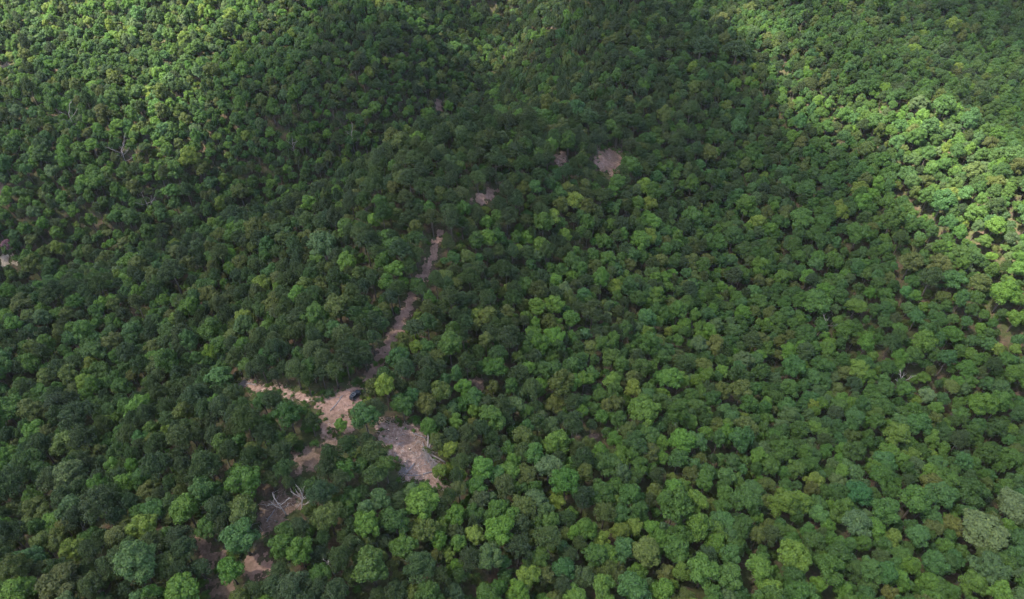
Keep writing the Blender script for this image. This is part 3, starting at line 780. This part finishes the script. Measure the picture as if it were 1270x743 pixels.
# ------------------------------------------------------------------ the dark vehicle at the fork
def flat(name, col, rough, spec=.5, metal=0.0):
    m, nt, N, L = new_mat(name)
    f = noise(nt, 6.0, 3)
    principled(nt, ramp(nt, f, [(.3, tuple(c*.8 for c in col)), (.7, tuple(min(1, c*1.15) for c in col))]), rough, spec, metal); M[name] = m
flat('car_paint', (.012, .016, .024), .3); flat('car_glass', (.02, .028, .04), .08); flat('rubber', (.02, .02, .02), .85)
flat('steel', (.45, .46, .48), .35, .5, .9); flat('lamp', (.75, .74, .7), .2); flat('red_lamp', (.35, .02, .02), .25); flat('plastic', (.03, .03, .032), .6)
P = unproject(441, 492)
car = empty('off_road_vehicle', (P[0], P[1], float(zt(P[0], P[1]))+.14), math.radians(62))
tag(car, 'small black off-road vehicle parked on the dirt track at the fork', 'vehicle')
def sec(x, w, z0, z1, i=.08): return [(x, -w+i, z0), (x, w-i, z0), (x, w, z0+i), (x, w, z1-i), (x, w-i*1.3, z1), (x, -w+i*1.3, z1), (x, -w, z1-i), (x, -w, z0+i)]
MB().loft([sec(-2.1, .82, .5, 1.05), sec(-2.0, .9, .42, 1.12), sec(-.9, .93, .4, 1.14), sec(.7, .93, .4, 1.14), sec(1.75, .88, .42, 1.08), sec(2.05, .82, .48, .98)]).build('body', M['car_paint'], car)
def cab(x, w, z): return [(x, -w, z), (x, w, z)]
cb = MB(); cb.loft([[(-2.0, -.86, 1.12), (.85, -.86, 1.14), (.85, .86, 1.14), (-2.0, .86, 1.12)], [(-1.85, -.74, 1.72), (.3, -.74, 1.74), (.3, .74, 1.74), (-1.85, .74, 1.72)]]).build('cabin', M['car_paint'], car)
rf = MB(); rf.box((-.78, 0, 1.79), (2.05, 1.4, .09), .03).build('roof', M['car_paint'], car)
rk = MB()
for x in (-1.6, -.9, -.2): rk.tube([(x, -.66, 1.9), (x, .66, 1.9)], [.03, .03], 6)
for y in (-.66, .66): rk.tube([(-1.7, y, 1.9), (-.1, y, 1.9)], [.03, .03], 6)
rk.build('roof_rack', M['steel'], car)
def pane(pts): q = MB(); q.v = [Vector(p) for p in pts]; q.f = [(0, 1, 2, 3)]; return q
def thick(pts, n):
    n = Vector(n); return MB().loft([[Vector(p) for p in pts], [Vector(p)+n*.012 for p in pts]])
thick([(.81, -.74, 1.22), (.81, .74, 1.22), (.37, .66, 1.68), (.37, -.66, 1.68)], (.75, 0, .65)).build('windscreen', M['car_glass'], car)
thick([(-1.985, -.72, 1.22), (-1.985, .72, 1.22), (-1.87, .64, 1.66), (-1.87, -.64, 1.66)], (-1, 0, .2)).build('rear_window', M['car_glass'], car)
for s in (-1, 1):
    for x0, x1 in ((-1.75, -.75), (-.65, .32)):
        thick([(x0, s*.845, 1.22), (x1+.2*(x1 > 0), s*.845, 1.22), (x1, s*.76, 1.66), (x0+.04, s*.76, 1.66)], (0, s, .2)).build('side_window', M['car_glass'], car)
    for x in (-1.3, 1.3):
        w = empty('wheel', (x, s*.84, .4), 0); w.parent = car
        MB().tube([(0, -.13, 0), (0, -.1, 0), (0, .1, 0), (0, .13, 0)], [.33, .4, .4, .33], 18).build('tyre', M['rubber'], w, False)
        MB().tube([(0, s*.132, 0), (0, s*.15, 0)], [.21, .19], 14).build('rim', M['steel'], w)
    MB().tube([(2.03, s*.6, .85), (2.07, s*.6, .85)], [.12, .11], 12).build('headlight', M['lamp'], car)
    MB().box((-2.1, s*.72, .9), (.05, .14, .26), .015).build('tail_light', M['red_lamp'], car)
    MB().box((.62, s*1.0, 1.2), (.1, .16, .14), .03).build('wing_mirror', M['plastic'], car)
MB().box((2.13, 0, .58), (.14, 1.7, .2), .04).build('bumper', M['plastic'], car)
MB().box((-2.16, 0, .58), (.12, 1.7, .2), .04).build('bumper', M['plastic'], car)
MB().tube([(-2.12, .1, .95), (-2.34, .1, .95)], [.36, .36], 18).build('spare_wheel', M['rubber'], car)

# ------------------------------------------------------------------ daylight, clouds, air
SUN_EL, SUN_AZ = math.radians(61), math.radians(192)   # where the sun stands; azimuth from +X towards +Y
sdir = np.array([math.cos(SUN_EL)*math.cos(SUN_AZ), math.cos(SUN_EL)*math.sin(SUN_AZ), math.sin(SUN_EL)])
sl = bpy.data.lights.new('sun', 'SUN'); sl.energy = 5.0; sl.angle = math.radians(0.53); sl.color = (1.0, .94, .82)
so = bpy.data.objects.new('sun', sl); C.objects.link(so)
so.rotation_euler = Vector(sdir).to_track_quat('Z', 'Y').to_euler(); so.location = (0, 0, 600)
w = bpy.data.worlds.new('World'); sc.world = w; w.use_nodes = True
nt = w.node_tree; nt.nodes.clear()
sk = nt.nodes.new('ShaderNodeTexSky'); sk.sky_type = 'NISHITA'; sk.sun_disc = False
sk.sun_elevation = SUN_EL; sk.sun_rotation = math.pi/2 - SUN_AZ
sk.air_density = 1.0; sk.dust_density = 2.5; sk.ozone_density = 0.4; sk.altitude = 300
bg = nt.nodes.new('ShaderNodeBackground'); bg.inputs['Strength'].default_value = 0.078
wo = nt.nodes.new('ShaderNodeOutputWorld')
nt.links.new(sk.outputs[0], bg.inputs[0]); nt.links.new(bg.outputs[0], wo.inputs[0])

# cloud deck high above, with the gaps through which the sun reaches the hills
CLOUD_Z = 2300.0
GAPS = [  # (line of photo points, half width in metres, how open)
 ([(-160, -60), (-20, 5), (120, 15), (220, 10)], 70, 1.0), ([(140, 55), (235, 50), (225, 90), (190, 130)], 22, 1.0), ([(230, 10), (320, -5)], 36, .9),
 ([(-150, 90), (60, 70), (170, 95)], 55, .42), ([(-150, 210), (40, 180), (120, 190)], 56, .22),
 ([(570, -20), (625, 5), (640, 22)], 14, .8), ([(420, -20), (760, -30)], 20, .5),
 ([(940, 25), (980, 65), (1025, 95), (1075, 120)], 19, 1.0), ([(1060, 118), (1130, 150), (1190, 185)], 20, .8), ([(1150, 150), (1210, 215), (1255, 275), (1340, 350)], 24, .88), ([(1190, 160), (1330, 230)], 24, .75),
 ([(1000, -40), (1120, 60), (1290, 110)], 60, .33), ([(1230, 330), (1330, 420)], 30, .4), ([(1090, 670), (1290, 680)], 60, .12), ([(-60, 480), (20, 640)], 45, .12)]
def openness(x, y):
    o = np.zeros(np.shape(x))
    for pts, hw, k in GAPS:
        W = [tuple(unproject(u, v, 9)[:2]) for u, v in pts]
        o = np.maximum(o, k*np.exp(-(pdist(x, y, W)/hw)**2.6))
    return o
cs = 14.0
cx = np.arange(-1000, 1000, cs); cy = np.arange(-300, 1400, cs)
CXg, CYg = np.meshgrid(cx, cy)
wob = 9*np.sin(CXg/27+CYg/51)+7*np.sin(CYg/19-CXg/33)+5*np.sin(CXg/13)
op = openness(CXg+wob, CYg+.7*wob[::-1])
edge = np.minimum.reduce([CXg+1000, 1000-CXg, CYg+300, 1400-CYg])/200
den = np.clip((1-np.maximum(op, .065+.035*np.clip((330-CYg)/150, 0, 1)))*np.clip(edge, 0, 1), 0, 1)
CZg = zt(CXg, CYg) + 8
k_ = (CLOUD_Z-CZg)/sdir[2]
BXc, BYc = CXg+sdir[0]*k_, CYg+sdir[1]*k_
thk = 3+16*den*(.8+.2*np.sin(CXg/60)*np.sin(CYg/45))
top = np.stack([BXc, BYc, CLOUD_Z+thk], 2).reshape(-1, 3)
bot = np.stack([BXc, BYc, CLOUD_Z-thk*.6], 2).reshape(-1, 3)
nX, nY = len(cx), len(cy)
kk = (np.arange(nY-1)[:, None]*nX+np.arange(nX-1)[None, :]).ravel()
ft = np.stack([kk, kk+1, kk+nX+1, kk+nX], 1); fb = ft[:, ::-1]+nX*nY
rim = []
e = list(range(nX)) + [i*nX+nX-1 for i in range(1, nY)] + [(nY-1)*nX+i for i in range(nX-2, -1, -1)] + [i*nX for i in range(nY-2, 0, -1)]
for a, c in zip(e, e[1:]+e[:1]): rim.append((c, a, a+nX*nY, c+nX*nY))
m, nt, N, L = new_mat('cloud')
at = N.new('ShaderNodeAttribute'); at.attribute_name = 'opacity'
tr = N.new('ShaderNodeBsdfTransparent'); df = N.new('ShaderNodeBsdfDiffuse'); df.inputs[0].default_value = (.85, .86, .88, 1)
tl = N.new('ShaderNodeBsdfTranslucent'); tl.inputs[0].default_value = (.85, .86, .88, 1)
ad = N.new('ShaderNodeMixShader'); ad.inputs[0].default_value = .5; L.new(df.outputs[0], ad.inputs[1]); L.new(tl.outputs[0], ad.inputs[2])
mx = N.new('ShaderNodeMixShader'); L.new(at.outputs['Fac'], mx.inputs[0]); L.new(tr.outputs[0], mx.inputs[1]); L.new(ad.outputs[0], mx.inputs[2])
oo = N.new('ShaderNodeOutputMaterial'); L.new(mx.outputs[0], oo.inputs['Surface'])
face_op = 1-np.sqrt(np.clip(1-den.ravel(), 0, 1))     # two skins: together they let (1 - density) through
cl = mesh_obj('clouds', np.concatenate([top, bot]).tolist(), ft.tolist()+fb.tolist()+rim, m, smooth=True, attrs={'opacity': ('POINT', np.concatenate([face_op, face_op]))})
tag(cl, 'broken white cloud deck above the hills that shades most of the wood', 'clouds', kind='structure')

HAZE = 0.00004
if HAZE > 0:
    m, nt, N, L = new_mat('haze')
    pv = N.new('ShaderNodeVolumePrincipled'); pv.inputs['Density'].default_value = HAZE; pv.inputs['Color'].default_value = (.9, .94, 1, 1); pv.inputs['Anisotropy'].default_value = .2
    oo = N.new('ShaderNodeOutputMaterial'); L.new(pv.outputs[0], oo.inputs['Volume'])
    zlo = float(GZ.min())-1; zhi = 760.0
    MBh = MB().box((0, 1050, (zlo+zhi)/2), (4900, 4000, zhi-zlo)); hz = MBh.build('haze', m); tag(hz, 'thin blue summer haze over the hills', 'haze', kind='stuff')

# ------------------------------------------------------------------ render
sc.render.engine = 'CYCLES'
cy_ = sc.cycles
cy_.max_bounces = 5; cy_.diffuse_bounces = 2; cy_.glossy_bounces = 1; cy_.transmission_bounces = 3; cy_.transparent_max_bounces = 8; cy_.volume_bounces = 0
cy_.use_adaptive_sampling = True; cy_.adaptive_threshold = 0.02
cy_.use_denoising = True; cy_.denoiser = 'OPENIMAGEDENOISE'; cy_.denoising_input_passes = 'RGB_ALBEDO_NORMAL'; cy_.denoising_prefilter = 'NONE'
cy_.caustics_reflective = False; cy_.caustics_refractive = False
vs = sc.view_settings
vs.view_transform = 'Standard'; vs.look = 'None'; vs.exposure = 2.75; vs.gamma = 1.0; vs.use_curve_mapping = False
